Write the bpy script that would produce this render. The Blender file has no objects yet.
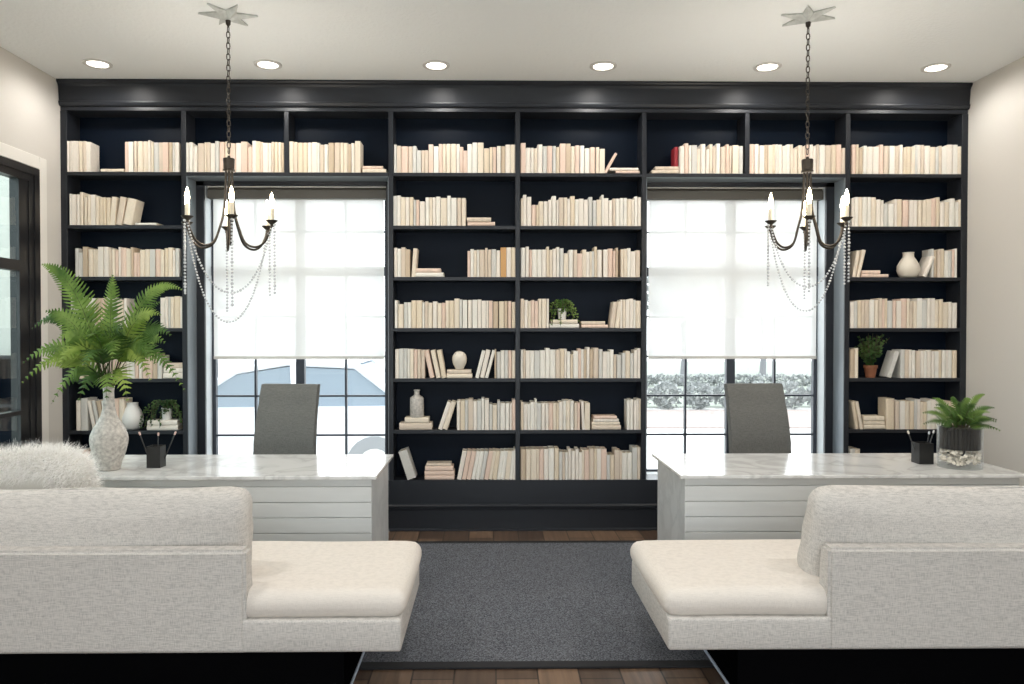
import bpy, bmesh, math, random
from mathutils import Vector, Matrix
random.seed(7)
PI = math.pi
S = bpy.context.scene
COL = S.collection

# ------------------------------------------------------------------ materials
def new_mat(name):
    m = bpy.data.materials.new(name); m.use_nodes = True
    n = m.node_tree.nodes; n.clear()
    o = n.new('ShaderNodeOutputMaterial')
    return m, m.node_tree, o

def mat(name, col, rough=.5, metal=0, spec=.5, vary=0, vscale=8, bump=0, bscale=60, stretch=(1,1,1), trans=0, emit=0, coat=0, sheen=0):
    m, t, o = new_mat(name); N = t.nodes; L = t.links
    p = N.new('ShaderNodeBsdfPrincipled')
    p.inputs['Base Color'].default_value = (*col, 1)
    p.inputs['Roughness'].default_value = rough
    p.inputs['Metallic'].default_value = metal
    p.inputs['Specular IOR Level'].default_value = spec
    p.inputs['Transmission Weight'].default_value = trans
    p.inputs['Coat Weight'].default_value = coat
    p.inputs['Sheen Weight'].default_value = sheen
    if emit:
        p.inputs['Emission Color'].default_value = (*col, 1); p.inputs['Emission Strength'].default_value = emit
    L.new(p.outputs[0], o.inputs[0])
    if vary or bump:
        tc = N.new('ShaderNodeTexCoord'); mp = N.new('ShaderNodeMapping'); mp.inputs['Scale'].default_value = stretch
        L.new(tc.outputs['Object'], mp.inputs[0])
    if vary:
        nz = N.new('ShaderNodeTexNoise'); nz.inputs['Scale'].default_value = vscale; nz.inputs['Detail'].default_value = 4
        L.new(mp.outputs[0], nz.inputs['Vector'])
        r = N.new('ShaderNodeValToRGB')
        r.color_ramp.elements[0].position = .3; r.color_ramp.elements[1].position = .7
        r.color_ramp.elements[0].color = (*[max(0, c*(1-vary)) for c in col], 1)
        r.color_ramp.elements[1].color = (*[min(1, c*(1+vary)) for c in col], 1)
        L.new(nz.outputs[0], r.inputs[0]); L.new(r.outputs[0], p.inputs['Base Color'])
    if bump:
        nb = N.new('ShaderNodeTexNoise'); nb.inputs['Scale'].default_value = bscale; nb.inputs['Detail'].default_value = 3
        L.new(mp.outputs[0], nb.inputs['Vector'])
        b = N.new('ShaderNodeBump'); b.inputs['Strength'].default_value = bump; b.inputs['Distance'].default_value = .01
        L.new(nb.outputs[0], b.inputs['Height']); L.new(b.outputs[0], p.inputs['Normal'])
    return m

def marble(name, base, vein, rough, scale=1.6):
    m, t, o = new_mat(name); N = t.nodes; L = t.links
    p = N.new('ShaderNodeBsdfPrincipled'); p.inputs['Roughness'].default_value = rough
    tc = N.new('ShaderNodeTexCoord'); mp = N.new('ShaderNodeMapping'); mp.inputs['Rotation'].default_value = (.3, .2, .6)
    L.new(tc.outputs['Object'], mp.inputs[0])
    n1 = N.new('ShaderNodeTexNoise'); n1.inputs['Scale'].default_value = scale; n1.inputs['Detail'].default_value = 8
    n1.inputs['Distortion'].default_value = 1.8; L.new(mp.outputs[0], n1.inputs['Vector'])
    r = N.new('ShaderNodeValToRGB'); e = r.color_ramp.elements
    e[0].position = .40; e[0].color = (*base, 1); e[1].position = .60; e[1].color = (*base, 1)
    k = e.new(.50); k.color = (*vein, 1); k = e.new(.46); k.color = (*[b*.93 for b in base], 1)
    L.new(n1.outputs[0], r.inputs[0]); L.new(r.outputs[0], p.inputs['Base Color']); L.new(p.outputs[0], o.inputs[0])
    return m

def linen(name, col, dark, s=1.0):
    """woven cloth: two crossed stretched noises"""
    m, t, o = new_mat(name); N = t.nodes; L = t.links
    p = N.new('ShaderNodeBsdfPrincipled'); p.inputs['Roughness'].default_value = .95; p.inputs['Specular IOR Level'].default_value = .15
    tc = N.new('ShaderNodeTexCoord'); outs = []
    for sc in ((260*s, 260*s, 22*s), (22*s, 22*s, 260*s)):
        mp = N.new('ShaderNodeMapping'); mp.inputs['Scale'].default_value = sc; L.new(tc.outputs['Object'], mp.inputs[0])
        n = N.new('ShaderNodeTexNoise'); n.inputs['Scale'].default_value = 1; n.inputs['Detail'].default_value = 2
        L.new(mp.outputs[0], n.inputs['Vector']); outs.append(n.outputs[0])
    a = N.new('ShaderNodeMath'); a.operation = 'ADD'; L.new(outs[0], a.inputs[0]); L.new(outs[1], a.inputs[1])
    r = N.new('ShaderNodeValToRGB'); e = r.color_ramp.elements
    h = N.new('ShaderNodeMath'); h.operation = 'MULTIPLY'; h.inputs[1].default_value = .5; L.new(a.outputs[0], h.inputs[0])
    e[0].position = .36; e[0].color = (*dark, 1); e[1].position = .56; e[1].color = (*col, 1)
    L.new(h.outputs[0], r.inputs[0]); L.new(r.outputs[0], p.inputs['Base Color'])
    b = N.new('ShaderNodeBump'); b.inputs['Strength'].default_value = .35; b.inputs['Distance'].default_value = .004
    L.new(h.outputs[0], b.inputs['Height']); L.new(b.outputs[0], p.inputs['Normal']); L.new(p.outputs[0], o.inputs[0])
    return m

def planks(name):
    m, t, o = new_mat(name); N = t.nodes; L = t.links
    p = N.new('ShaderNodeBsdfPrincipled'); p.inputs['Roughness'].default_value = .32
    tc = N.new('ShaderNodeTexCoord'); mp = N.new('ShaderNodeMapping'); mp.inputs['Rotation'].default_value = (0, 0, PI/2)
    L.new(tc.outputs['Object'], mp.inputs[0])
    br = N.new('ShaderNodeTexBrick'); br.inputs['Scale'].default_value = 1; br.inputs['Brick Width'].default_value = 1.7
    br.inputs['Row Height'].default_value = .19; br.inputs['Mortar Size'].default_value = .004
    br.inputs['Color1'].default_value = (.185, .118, .076, 1); br.inputs['Color2'].default_value = (.075, .048, .034, 1)
    br.inputs['Mortar'].default_value = (.012, .007, .005, 1); br.offset = .37
    L.new(mp.outputs[0], br.inputs['Vector'])
    m2 = N.new('ShaderNodeMapping'); m2.inputs['Scale'].default_value = (28, 1.6, 1); L.new(tc.outputs['Object'], m2.inputs[0])
    nz = N.new('ShaderNodeTexNoise'); nz.inputs['Scale'].default_value = 1.4; nz.inputs['Detail'].default_value = 6
    L.new(m2.outputs[0], nz.inputs['Vector'])
    mx = N.new('ShaderNodeMixRGB'); mx.blend_type = 'OVERLAY'; mx.inputs[0].default_value = .75
    L.new(br.outputs[0], mx.inputs[1]); L.new(nz.outputs[0], mx.inputs[2]); L.new(mx.outputs[0], p.inputs['Base Color'])
    L.new(p.outputs[0], o.inputs[0]); return m

def speckle(name, a, b, scale, rough=.95):
    m, t, o = new_mat(name); N = t.nodes; L = t.links
    p = N.new('ShaderNodeBsdfPrincipled'); p.inputs['Roughness'].default_value = rough; p.inputs['Specular IOR Level'].default_value = .1
    tc = N.new('ShaderNodeTexCoord'); n = N.new('ShaderNodeTexNoise'); n.inputs['Scale'].default_value = scale; n.inputs['Detail'].default_value = 3
    n.inputs['Roughness'].default_value = .8
    L.new(tc.outputs['Object'], n.inputs['Vector']); r = N.new('ShaderNodeValToRGB'); e = r.color_ramp.elements
    e[0].position = .38; e[0].color = (*a, 1); e[1].position = .66; e[1].color = (*b, 1)
    L.new(n.outputs[0], r.inputs[0]); L.new(r.outputs[0], p.inputs['Base Color'])
    bp = N.new('ShaderNodeBump'); bp.inputs['Strength'].default_value = .5; bp.inputs['Distance'].default_value = .006
    L.new(n.outputs[0], bp.inputs['Height']); L.new(bp.outputs[0], p.inputs['Normal']); L.new(p.outputs[0], o.inputs[0])
    return m

def pane_glass(name, tint=(1, 1, 1), refl=.9, edge_sheen=0, base=.03):
    m, t, o = new_mat(name); N = t.nodes; L = t.links
    tr = N.new('ShaderNodeBsdfTransparent'); tr.inputs[0].default_value = (*tint, 1)
    g = N.new('ShaderNodeBsdfGlossy'); g.inputs['Roughness'].default_value = .01
    lw = N.new('ShaderNodeLayerWeight'); lw.inputs[0].default_value = .5
    pw = N.new('ShaderNodeMath'); pw.operation = 'POWER'; pw.inputs[1].default_value = 4; L.new(lw.outputs['Facing'], pw.inputs[0])
    ma = N.new('ShaderNodeMath'); ma.operation = 'MULTIPLY_ADD'; ma.inputs[1].default_value = refl; ma.inputs[2].default_value = base; L.new(pw.outputs[0], ma.inputs[0])
    mx = N.new('ShaderNodeMixShader'); L.new(ma.outputs[0], mx.inputs[0]); L.new(tr.outputs[0], mx.inputs[1])
    if edge_sheen:
        d = N.new('ShaderNodeBsdfDiffuse'); d.inputs[0].default_value = (.9, .94, .96, 1); m2 = N.new('ShaderNodeMixShader'); m2.inputs[0].default_value = edge_sheen  # whitish thick-glass edges, window reflection painted in as diffuse white
        L.new(g.outputs[0], m2.inputs[1]); L.new(d.outputs[0], m2.inputs[2]); L.new(m2.outputs[0], mx.inputs[2])
    else: L.new(g.outputs[0], mx.inputs[2])
    L.new(mx.outputs[0], o.inputs[0]); return m

def sheer(name):
    m, t, o = new_mat(name); N = t.nodes; L = t.links
    d = N.new('ShaderNodeBsdfDiffuse'); d.inputs[0].default_value = (.82, .83, .82, 1)
    tl = N.new('ShaderNodeBsdfTranslucent'); tl.inputs[0].default_value = (.93, .95, .95, 1)
    tr = N.new('ShaderNodeBsdfTransparent'); tr.inputs[0].default_value = (1, 1, 1, 1)
    a = N.new('ShaderNodeMixShader'); a.inputs[0].default_value = SHADE_T; L.new(d.outputs[0], a.inputs[1]); L.new(tl.outputs[0], a.inputs[2])
    b = N.new('ShaderNodeMixShader'); b.inputs[0].default_value = SHADE_C; L.new(a.outputs[0], b.inputs[1]); L.new(tr.outputs[0], b.inputs[2])
    L.new(b.outputs[0], o.inputs[0]); return m

def leafmat(name, a, b, rough=.5):
    m, t, o = new_mat(name); N = t.nodes; L = t.links
    p = N.new('ShaderNodeBsdfPrincipled'); p.inputs['Roughness'].default_value = rough; p.inputs['Specular IOR Level'].default_value = .3
    tc = N.new('ShaderNodeTexCoord'); n = N.new('ShaderNodeTexNoise'); n.inputs['Scale'].default_value = 9
    L.new(tc.outputs['Object'], n.inputs['Vector']); r = N.new('ShaderNodeValToRGB'); e = r.color_ramp.elements
    e[0].position = .35; e[0].color = (*a, 1); e[1].position = .65; e[1].color = (*b, 1)
    L.new(n.outputs[0], r.inputs[0]); L.new(r.outputs[0], p.inputs['Base Color'])
    tl = N.new('ShaderNodeBsdfTranslucent'); L.new(r.outputs[0], tl.inputs[0])
    mx = N.new('ShaderNodeMixShader'); mx.inputs[0].default_value = .25; L.new(p.outputs[0], mx.inputs[1]); L.new(tl.outputs[0], mx.inputs[2])
    L.new(mx.outputs[0], o.inputs[0]); return m

SHADE_T, SHADE_C = .275, .055
M = {}
M['wall'] = mat('wall_paint', (.62, .59, .545), .9, bump=.06, bscale=90)
M['ceil'] = mat('ceiling_paint', (.885, .91, .91), .95, bump=.5, bscale=38)
M['trimw'] = mat('white_trim', (.78, .75, .70), .55)
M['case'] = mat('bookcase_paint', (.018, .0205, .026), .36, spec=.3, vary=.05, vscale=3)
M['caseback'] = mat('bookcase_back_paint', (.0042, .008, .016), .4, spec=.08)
M['window_glow'] = mat('window_glow_paint', (.19, .22, .245), .35)  # window glow on the dark alcove sides and soffit, put into the colour
M['reveal'] = mat('reveal_paint', (.62, .66, .68), .6)
M['steel'] = mat('black_steel', (.012, .012, .014), .35)
M['wframe'] = mat('window_steel', (.03, .036, .05), .45)
M['glass'] = pane_glass('window_glass')
M['dglass'] = pane_glass('door_glass', (.74, .80, .79), .7)
M['shade'] = sheer('sheer_shade_cloth')
M['cassette'] = mat('shade_cassette', (.075, .07, .06), .5)
M['alu'] = mat('hem_bar', (.62, .61, .58), .4)
M['floor'] = planks('floor_planks')
M['rug'] = speckle('rug_weave', (.026, .028, .036), (.235, .245, .27), 140)
M['rugb'] = mat('rug_binding', (.012, .012, .014), .9)
M['marble'] = marble('marble_top', (.74, .74, .73), (.58, .58, .57), .16, 2.4)
M['marble2'] = marble('marble_side', (.63, .64, .64), (.54, .55, .55), .4, 2.2)
M['desk'] = mat('desk_paint', (.60, .61, .60), .5, vary=.03, vscale=4, stretch=(1, 1, 8))
M['linen'] = linen('sofa_linen', (.64, .61, .575), (.42, .405, .385), 1.5)
M['linen2'] = linen('cushion_linen', (.78, .725, .665), (.69, .64, .585), 1.8)
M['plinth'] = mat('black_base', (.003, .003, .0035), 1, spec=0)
M['runner_glint'] = mat('runner_glint_paint', (.55, .62, .74), .4)  # glint along the steel runner painted as a pale blue colour
M['gray'] = linen('chair_wool', (.17, .17, .16), (.115, .115, .11), 1.6)
M['chrome'] = mat('chrome', (.6, .6, .6), .2, metal=1)
M['blackp'] = mat('black_plastic', (.012, .012, .012), .45)
M['bronze'] = mat('dark_bronze', (.05, .042, .034), .38, metal=.7, vary=.2, vscale=30)
M['canopy'] = mat('aged_silver', (.55, .57, .55), .5, metal=.1, vary=.2, vscale=20)
M['candle'] = mat('candle_sleeve', (.78, .70, .55), .5)
M['bulb'] = mat('lit_bulb', (1, .80, .50), .3, emit=45)
M['bead'] = mat('glass_bead', (.80, .82, .84), .08, spec=.9, trans=.35)
M['lens'] = mat('lit_lens', (1, .93, .82), .4, emit=9)
M['ring'] = mat('light_trim', (.66, .65, .63), .5)
M['crackle'] = mat('crackle_glaze', (.50, .47, .43), .5, vary=.3, vscale=55, bump=.5, bscale=80)
M['whitec'] = mat('white_ceramic', (.76, .75, .72), .35)
M['creamc'] = mat('cream_ceramic', (.72, .66, .56), .5, vary=.05)
M['fern'] = leafmat('fern_leaf', (.045, .115, .014), (.22, .34, .075))
M['fern2'] = leafmat('fern_leaf_dark', (.02, .06, .014), (.07, .14, .03))
M['fern4'] = leafmat('fern_leaf_deep', (.025, .065, .010), (.09, .18, .04))
M['fern3'] = leafmat('fern_leaf_bright', (.11, .20, .02), (.32, .42, .09))
M['stem'] = mat('stem_brown', (.05, .04, .015), .7)
M['terra'] = mat('terracotta', (.23, .085, .04), .8, vary=.25)
M['soil'] = mat('soil', (.02, .015, .01), .95, bump=.5)
M['vglass'] = pane_glass('vase_glass', (.97, .98, .98), .8, .6, .010)
M['twig'] = mat('dark_bark', (.018, .014, .011), .8, vary=.6, vscale=25, stretch=(1, 1, .1), bump=.4)
M['pebble'] = mat('pebble_stone', (.78, .71, .62), .6, vary=.25, vscale=20)
M['fur'] = mat('white_fur', (.97, .955, .93), .95, spec=.1)
M['satin'] = mat('pillow_cloth', (.70, .68, .63), .7, bump=.25, bscale=7, stretch=(1, 1, 3))
M['pen'] = mat('pen_black', (.02, .02, .02), .3)
M['pentip'] = mat('pen_cap_pink', (.62, .42, .36), .4)
M['pensil'] = mat('pen_silver', (.7, .7, .72), .3, metal=.6)
M['ground'] = mat('pale_concrete', (.56, .56, .54), .9, vary=.06, vscale=1.2)
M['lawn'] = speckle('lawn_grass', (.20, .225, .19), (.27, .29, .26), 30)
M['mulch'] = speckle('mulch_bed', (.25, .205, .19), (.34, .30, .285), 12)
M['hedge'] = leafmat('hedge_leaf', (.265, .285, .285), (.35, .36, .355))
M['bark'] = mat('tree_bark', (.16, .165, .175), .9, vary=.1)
M['carp'] = mat('car_paint_white', (.75, .77, .80), .2, coat=.6)
M['carg'] = mat('car_glass_blue', (.235, .285, .33), .4, spec=.2)
M['tyre'] = mat('tyre_rubber', (.275, .285, .295), .8)
M['olive'] = mat('olive_glaze', (.20, .18, .10), .5, vary=.3)
BOOKC = [('cream', (.76, .67, .545)), ('ivory', (.80, .74, .66)), ('beige', (.66, .56, .455)), ('off-white', (.80, .77, .70)),
         ('pale pink', (.74, .57, .47)), ('buff', (.72, .615, .47)), ('pale grey', (.62, .61, .57)), ('tan', (.56, .45, .33))]
BOOKM = [mat(n.replace(' ', '_') + '_book_cover', c, .75, vary=.09, vscale=45, stretch=(1, 1, .25)) for n, c in BOOKC]
M['pages'] = mat('book_pages', (.78, .70, .56), .9, vary=.06, vscale=60)
M['red'] = mat('red_book_cover', (.30, .02, .03), .5)
M['amber'] = mat('amber_book_cover', (.58, .33, .13), .6)
M['slate'] = mat('slate_book_cover', (.40, .43, .46), .6)
M['mint'] = mat('mint_book_cover', (.50, .58, .44), .6)

# ------------------------------------------------------------------ mesh helpers
def link(o, parent=None):
    COL.objects.link(o)
    if parent: o.parent = parent
    return o

def obj(name, bm, mats, parent=None, smooth=None, loc=None, rot=None):
    me = bpy.data.meshes.new(name)
    bmesh.ops.recalc_face_normals(bm, faces=bm.faces)
    bm.to_mesh(me); bm.free()
    for m in (mats if isinstance(mats, (list, tuple)) else [mats]): me.materials.append(m)
    if smooth is not None:
        for p in me.polygons: p.use_smooth = True
        if smooth < 179: me.set_sharp_from_angle(angle=math.radians(smooth))
    o = bpy.data.objects.new(name, me)
    if loc: o.location = loc
    if rot: o.rotation_euler = rot
    return link(o, parent)

def thing(name, label, cat, loc=(0, 0, 0), rz=0, group=None):
    o = bpy.data.objects.new(name, None); o.location = loc; o.rotation_euler = (0, 0, rz)
    o.empty_display_size = .05
    link(o); return tag(o, label, cat, group)

def tag(o, label, cat, group=None):
    o['label'] = label; o['category'] = cat
    if group: o['group'] = group
    return o

def struct(o): o['kind'] = 'structure'; return o
def stuff(o): o['kind'] = 'stuff'; return o
def B(): return bmesh.new()

def box(bm, x0, x1, y0, y1, z0, z1, mi=0, bev=0, seg=1):
    vs = [bm.verts.new((x, y, z)) for x in (x0, x1) for y in (y0, y1) for z in (z0, z1)]
    fs = [bm.faces.new([vs[i] for i in q]) for q in ((0, 1, 3, 2), (4, 6, 7, 5), (0, 4, 5, 1), (2, 3, 7, 6), (0, 2, 6, 4), (1, 5, 7, 3))]
    for f in fs: f.material_index = mi
    if bev:
        es = list({e for f in fs for e in f.edges})
        r = bmesh.ops.bevel(bm, geom=es, offset=bev, segments=seg, affect='EDGES', profile=.5)
        for f in r['faces']: f.material_index = mi
    return bm

def sbox(*a, **k): return box(B(), *a, **k)

def lathe(bm, prof, n=28, c=(0, 0, 0), mi=0):
    rings = []
    for r, z in prof:
        if r < 1e-5: rings.append([bm.verts.new((c[0], c[1], c[2]+z))])
        else: rings.append([bm.verts.new((c[0]+r*math.cos(2*PI*i/n), c[1]+r*math.sin(2*PI*i/n), c[2]+z)) for i in range(n)])
    for a, b in zip(rings, rings[1:]):
        for i in range(n):
            q = [a[i % len(a)], a[(i+1) % len(a)], b[(i+1) % len(b)], b[i % len(b)]]
            q = list(dict.fromkeys(q))
            if len(q) > 2:
                try: bm.faces.new(q).material_index = mi
                except ValueError: pass
    return bm

def tube(bm, pts, rad, n=8, mi=0, closed=False):
    pts = [Vector(p) for p in pts]; rings = []; N = len(pts)
    up = Vector((.13, .21, .97)).normalized()
    for i, p in enumerate(pts):
        if closed: t = pts[(i+1) % N]-pts[i-1]
        else: t = pts[min(i+1, N-1)]-pts[max(i-1, 0)]
        t.normalize()
        a = t.cross(up)
        if a.length < 1e-3: a = t.cross(Vector((1, 0, 0)))
        a.normalize(); b = t.cross(a)
        r = rad[i] if isinstance(rad, (list, tuple)) else rad
        rings.append([bm.verts.new(p+a*r*math.cos(2*PI*k/n)+b*r*math.sin(2*PI*k/n)) for k in range(n)])
    pr = list(zip(rings, rings[1:]))
    if closed: pr.append((rings[-1], rings[0]))
    for a, b in pr:
        for k in range(n):
            bm.faces.new((a[k], a[(k+1) % n], b[(k+1) % n], b[k])).material_index = mi
    if not closed:
        for rg in (rings[0], rings[-1]): bm.faces.new(rg).material_index = mi
    return bm

def spline(pts, n=6):
    """Catmull-Rom through pts"""
    P = [Vector(p) for p in pts]; P = [P[0]*2-P[1]]+P+[P[-1]*2-P[-2]]; out = []
    for i in range(1, len(P)-2):
        for k in range(n):
            t = k/n; a, b, c, d = P[i-1], P[i], P[i+1], P[i+2]
            out.append(.5*((2*b)+(c-a)*t+(2*a-5*b+4*c-d)*t*t+(3*b-a-3*c+d)*t**3))
    out.append(P[-2]); return out

def prism(bm, prof, x0, x1, mi=0):
    """closed (y,z) profile extruded along x"""
    a = [bm.verts.new((x0, y, z)) for y, z in prof]; b = [bm.verts.new((x1, y, z)) for y, z in prof]; n = len(prof)
    for i in range(n): bm.faces.new((a[i], a[(i+1) % n], b[(i+1) % n], b[i])).material_index = mi
    bm.faces.new(a).material_index = mi; bm.faces.new(b).material_index = mi
    return bm

def cushion(L, W, T, r, crown=.02, n=14, wr=.004, seed=0, taper=0):
    """soft rounded slab centred at origin; top and sides swell"""
    bm = B(); bmesh.ops.create_cube(bm, size=2)
    bmesh.ops.subdivide_edges(bm, edges=bm.edges[:], cuts=n, use_grid_fill=True)
    rnd = random.Random(seed); ph = [rnd.uniform(0, 6) for _ in range(6)]
    for v in bm.verts:
        u = v.co.copy()
        f = lambda q: math.copysign(1-(1-abs(q))**1.35, q)
        p = Vector((f(u.x)*L/2, f(u.y)*W/2, u.z*T/2))
        q = Vector((max(-L/2+r, min(L/2-r, p.x)), max(-W/2+r, min(W/2-r, p.y)), max(-T/2+r, min(T/2-r, p.z))))
        d = p-q
        if d.length > 1e-6: p = q+d.normalized()*r
        fx, fy, fz = p.x/(L/2), p.y/(W/2), p.z/(T/2)
        p.z += math.copysign(crown*(1-fx*fx)*(1-fy*fy), p.z) * (1 if abs(fz) > .2 else 0)
        p.x += math.copysign(crown*.3*(1-fz*fz)*(1-fy*fy), p.x)*(1 if abs(fx) > .9 else 0)
        p.y += math.copysign(crown*.4*(1-fz*fz)*(1-fx*fx), p.y)*(1 if abs(fy) > .9 else 0)
        w = math.sin(p.x*9+ph[0]+2*math.sin(p.y*7+ph[1]))*math.sin(p.y*11+ph[2])
        p.z += wr*w; p.y += wr*.6*math.sin(p.x*13+ph[3])
        if taper: p.y *= 1-taper*fz
        v.co = p
    return bm

# ------------------------------------------------------------------ room shell
CZ, WX, FY = 3.50, 3.543, 5.95          # ceiling height, half width, bookcase face
REAR = -1.9
def room():
    struct(obj('floor', sbox(-WX-.1, WX+.1, REAR-.2, 6.4, -.1, 0), M['floor']))
    struct(obj('ceiling', sbox(-WX-.1, WX+.1, REAR-.2, 6.4, CZ, CZ+.12), M['ceil']))
    struct(obj('wall_right', sbox(WX, WX+.12, REAR, 6.4, 0, CZ), M['wall']))
    b = B()                                # left wall with the glazed opening
    box(b, -WX-.12, -WX, 5.66, 6.4, 0, CZ); box(b, -WX-.12, -WX, 3.3, 5.66, 2.765, CZ); box(b, -WX-.12, -WX, REAR, 3.3, 0, CZ)
    struct(obj('wall_left', b, M['wall']))
    b = B()                                # far wall with two window openings
    for s in (-1, 1):
        x = sorted((s*2.505, s*3.6)); box(b, x[0], x[1], 6.16, 6.38, 0, CZ)
        x = sorted((s*2.505, s*1.055)); box(b, x[0], x[1], 6.16, 6.38, 0, .385); box(b, x[0], x[1], 6.16, 6.38, 2.76, CZ)
    box(b, -1.055, 1.055, 6.16, 6.38, 0, CZ)
    struct(obj('wall_back', b, M['reveal']))
    b = B()                                # rear wall: unseen, with an added window sized as fill light
    H = 2.3
    box(b, -WX, -H, REAR-.12, REAR, 0, CZ); box(b, H, WX, REAR-.12, REAR, 0, CZ)
    box(b, -H, H, REAR-.12, REAR, 3.2, CZ); box(b, -H, H, REAR-.12, REAR, 0, .25)
    struct(obj('wall_front', b, M['wall']))
    w = struct(thing_less('window_3')); b = B()
    for x in (-H+.02, -H/3, H/3, H-.02): box(b, x-.025, x+.025, REAR-.09, REAR-.03, .25, 3.2)
    for z in (.27, 2.3, 3.18): box(b, -H, H, REAR-.085, REAR-.035, z-.025, z+.025)
    obj('frame', b, M['steel'], w)
    obj('glass_pane', sbox(-H+.02, H-.02, REAR-.063, REAR-.057, .25, 3.2), M['glass'], w)
    struct(obj('baseboard_right', sbox(WX-.015, WX, REAR, 5.94, 0, .14, bev=.004), M['trimw']))
    struct(obj('baseboard_left', sbox(-WX, -WX+.015, 5.80, 5.94, 0, .14, bev=.004), M['trimw']))

def thing_less(name):
    o = bpy.data.objects.new(name, None); o.empty_display_size = .05; return link(o)

def windows():
    for i, s in enumerate((-1, 1)):
        w = struct(thing_less('window_%d' % (i+1)))
        xa, xb = sorted((s*2.505, s*1.055))
        b = B(); y0, y1 = 6.285, 6.33
        for x in (xa, xb-.03): box(b, x, x+.03, y0, y1, .385, 2.76)
        for z in (.385, 2.73): box(b, xa, xb, y0, y1, z, z+.03)
        xm = (xa+xb)/2
        box(b, xm-.035, xm+.035, y0-.01, y1, .385, 2.76); box(b, xa, xb, y0-.008, y1, 2.02, 2.095)
        obj('frame', b, M['wframe'], w)
        b = B()
        for x in (xm-.372, xm+.372): box(b, x-.008, x+.008, y0+.004, y1-.004, .4, 2.74)
        for z in (2.385, 1.685, 1.357, 1.03, .705): box(b, xa, xb, y0+.006, y1-.006, z-.0075, z+.0075)
        obj('muntins', b, M['wframe'], w)
        obj('glass_pane', sbox(xa+.02, xb-.02, 6.304, 6.31, .4, 2.74), M['glass'], w)
        obj('window_sill', sbox(xa, xb, 6.16, 6.285, .385, .399, bev=.003), M['reveal'], w)
        # dark casing board around the opening
        b = B(); o = s*2.577; inn = s*2.508
        x = sorted((o, inn)); box(b, x[0], x[1], 6.135, 6.16, .40, 2.77)
        x = sorted((s*1.008, s*1.052)); box(b, x[0], x[1], 6.135, 6.16, .40, 2.77)
        x = sorted((s*2.577, s*1.008)); box(b, x[0], x[1], 6.135, 6.16, 2.735, 2.771)
        struct(obj('trim_%d' % (i+1), b, M['case']))
        # roller shade
        side = 'left' if s < 0 else 'right'
        t = thing('roller_shade', 'white sheer roller shade lowered two thirds in the %s window' % side, 'window shade', (xm, 6.2, 0))
        hw = .718
        b = B(); prism(b, [(-.055, 2.634), (.05, 2.634), (.05, 2.722), (-.03, 2.722), (-.055, 2.70)], -hw, hw)
        obj('cassette', b, M['cassette'], t)
        obj('cassette_cap', sbox(-hw, hw, -.055, .02, 2.722, 2.7285), M['alu'], t)
        inn = -.03 if s < 0 else .03
        b = B(); n = 24; hs = .69
        vs = [[b.verts.new((-hs+2*hs*k/n+inn*.0, .012*math.sin(k*.9)*.12, z)) for k in range(n+1)] for z in (1.36, 1.8, 2.25, 2.65)]
        for a, c in zip(vs, vs[1:]):
            for k in range(n): b.faces.new((a[k], a[k+1], c[k+1], c[k]))
        obj('shade_cloth', b, M['shade'], t, smooth=180)
        b = B(); prism(b, [(-.008, 1.338), (.008, 1.338), (.008, 1.362), (-.008, 1.362)], -hs, hs)
        obj('hem_bar', b, M['alu'], t)
        t.location.x += .012*(1 if s < 0 else -1)

def door():
    d = struct(thing_less('door_1')); X0, X1 = -3.62, -3.545
    b = B()
    for k, (y0, y1, x1) in enumerate(((5.60, 5.66, X1+.012), (5.545, 5.60, X1), (5.44, 5.545, X1-.008))):
        box(b, X0, x1, y0, y1, 0, 2.755)
    box(b, X0, X1+.012, 3.3, 5.60, 2.70, 2.755); box(b, X0, X1, 3.3, 5.545, 2.65, 2.70)
    for y in (4.35, 3.36): box(b, X0, X1-.012, y-.06, y+.06, 0, 2.65)
    box(b, X0, X1-.012, 3.3, 5.455, 0, .25)
    obj('frame', b, M['steel'], d)
    b = B(); box(b, X0, X1-.006, 3.4, 5.455, 1.995, 2.07); box(b, X0, X1-.006, 3.4, 5.455, .97, 1.0)
    obj('rail', b, M['steel'], d)
    obj('glass_pane', sbox(-3.572, -3.566, 3.35, 5.46, .24, 2.66), M['dglass'], d)
    b = B(); box(b, -3.56, -3.535, 5.662, 5.755, 0, 2.85, bev=.004); box(b, -3.56, -3.535, 3.2, 5.662, 2.758, 2.85, bev=.004)
    struct(obj('trim_3', b, M['trimw']))
    # added set behind the glass; stands in for its reflection
    struct(obj('wall_reflection', sbox(-7.5, -3.7, 7.6, 7.7, -.05, 3.4), M['wall']))
    struct(obj('floor_reflection', sbox(-7.5, -3.68, 2.0, 7.7, -.1, -.02), M['floor']))
    c = thing('reflection_bookcase', 'low black bookcase added behind the steel glazed door as its reflection', 'bookcase', (-5.0, 7.42, -.02))
    b = B()
    for x in (-1.2, -.4, .4, 1.2): box(b, x-.02, x+.02, -.15, .15, 0, 1.34)
    obj('upright', b, M['case'], c)
    for z in (.0, .45, .86, 1.32): obj('shelf', sbox(-1.2, 1.2, -.15, .15, z, z+.03), M['case'], c)
    obj('back_panel', sbox(-1.2, 1.2, .14, .16, 0, 1.34), M['caseback'], c)

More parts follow.
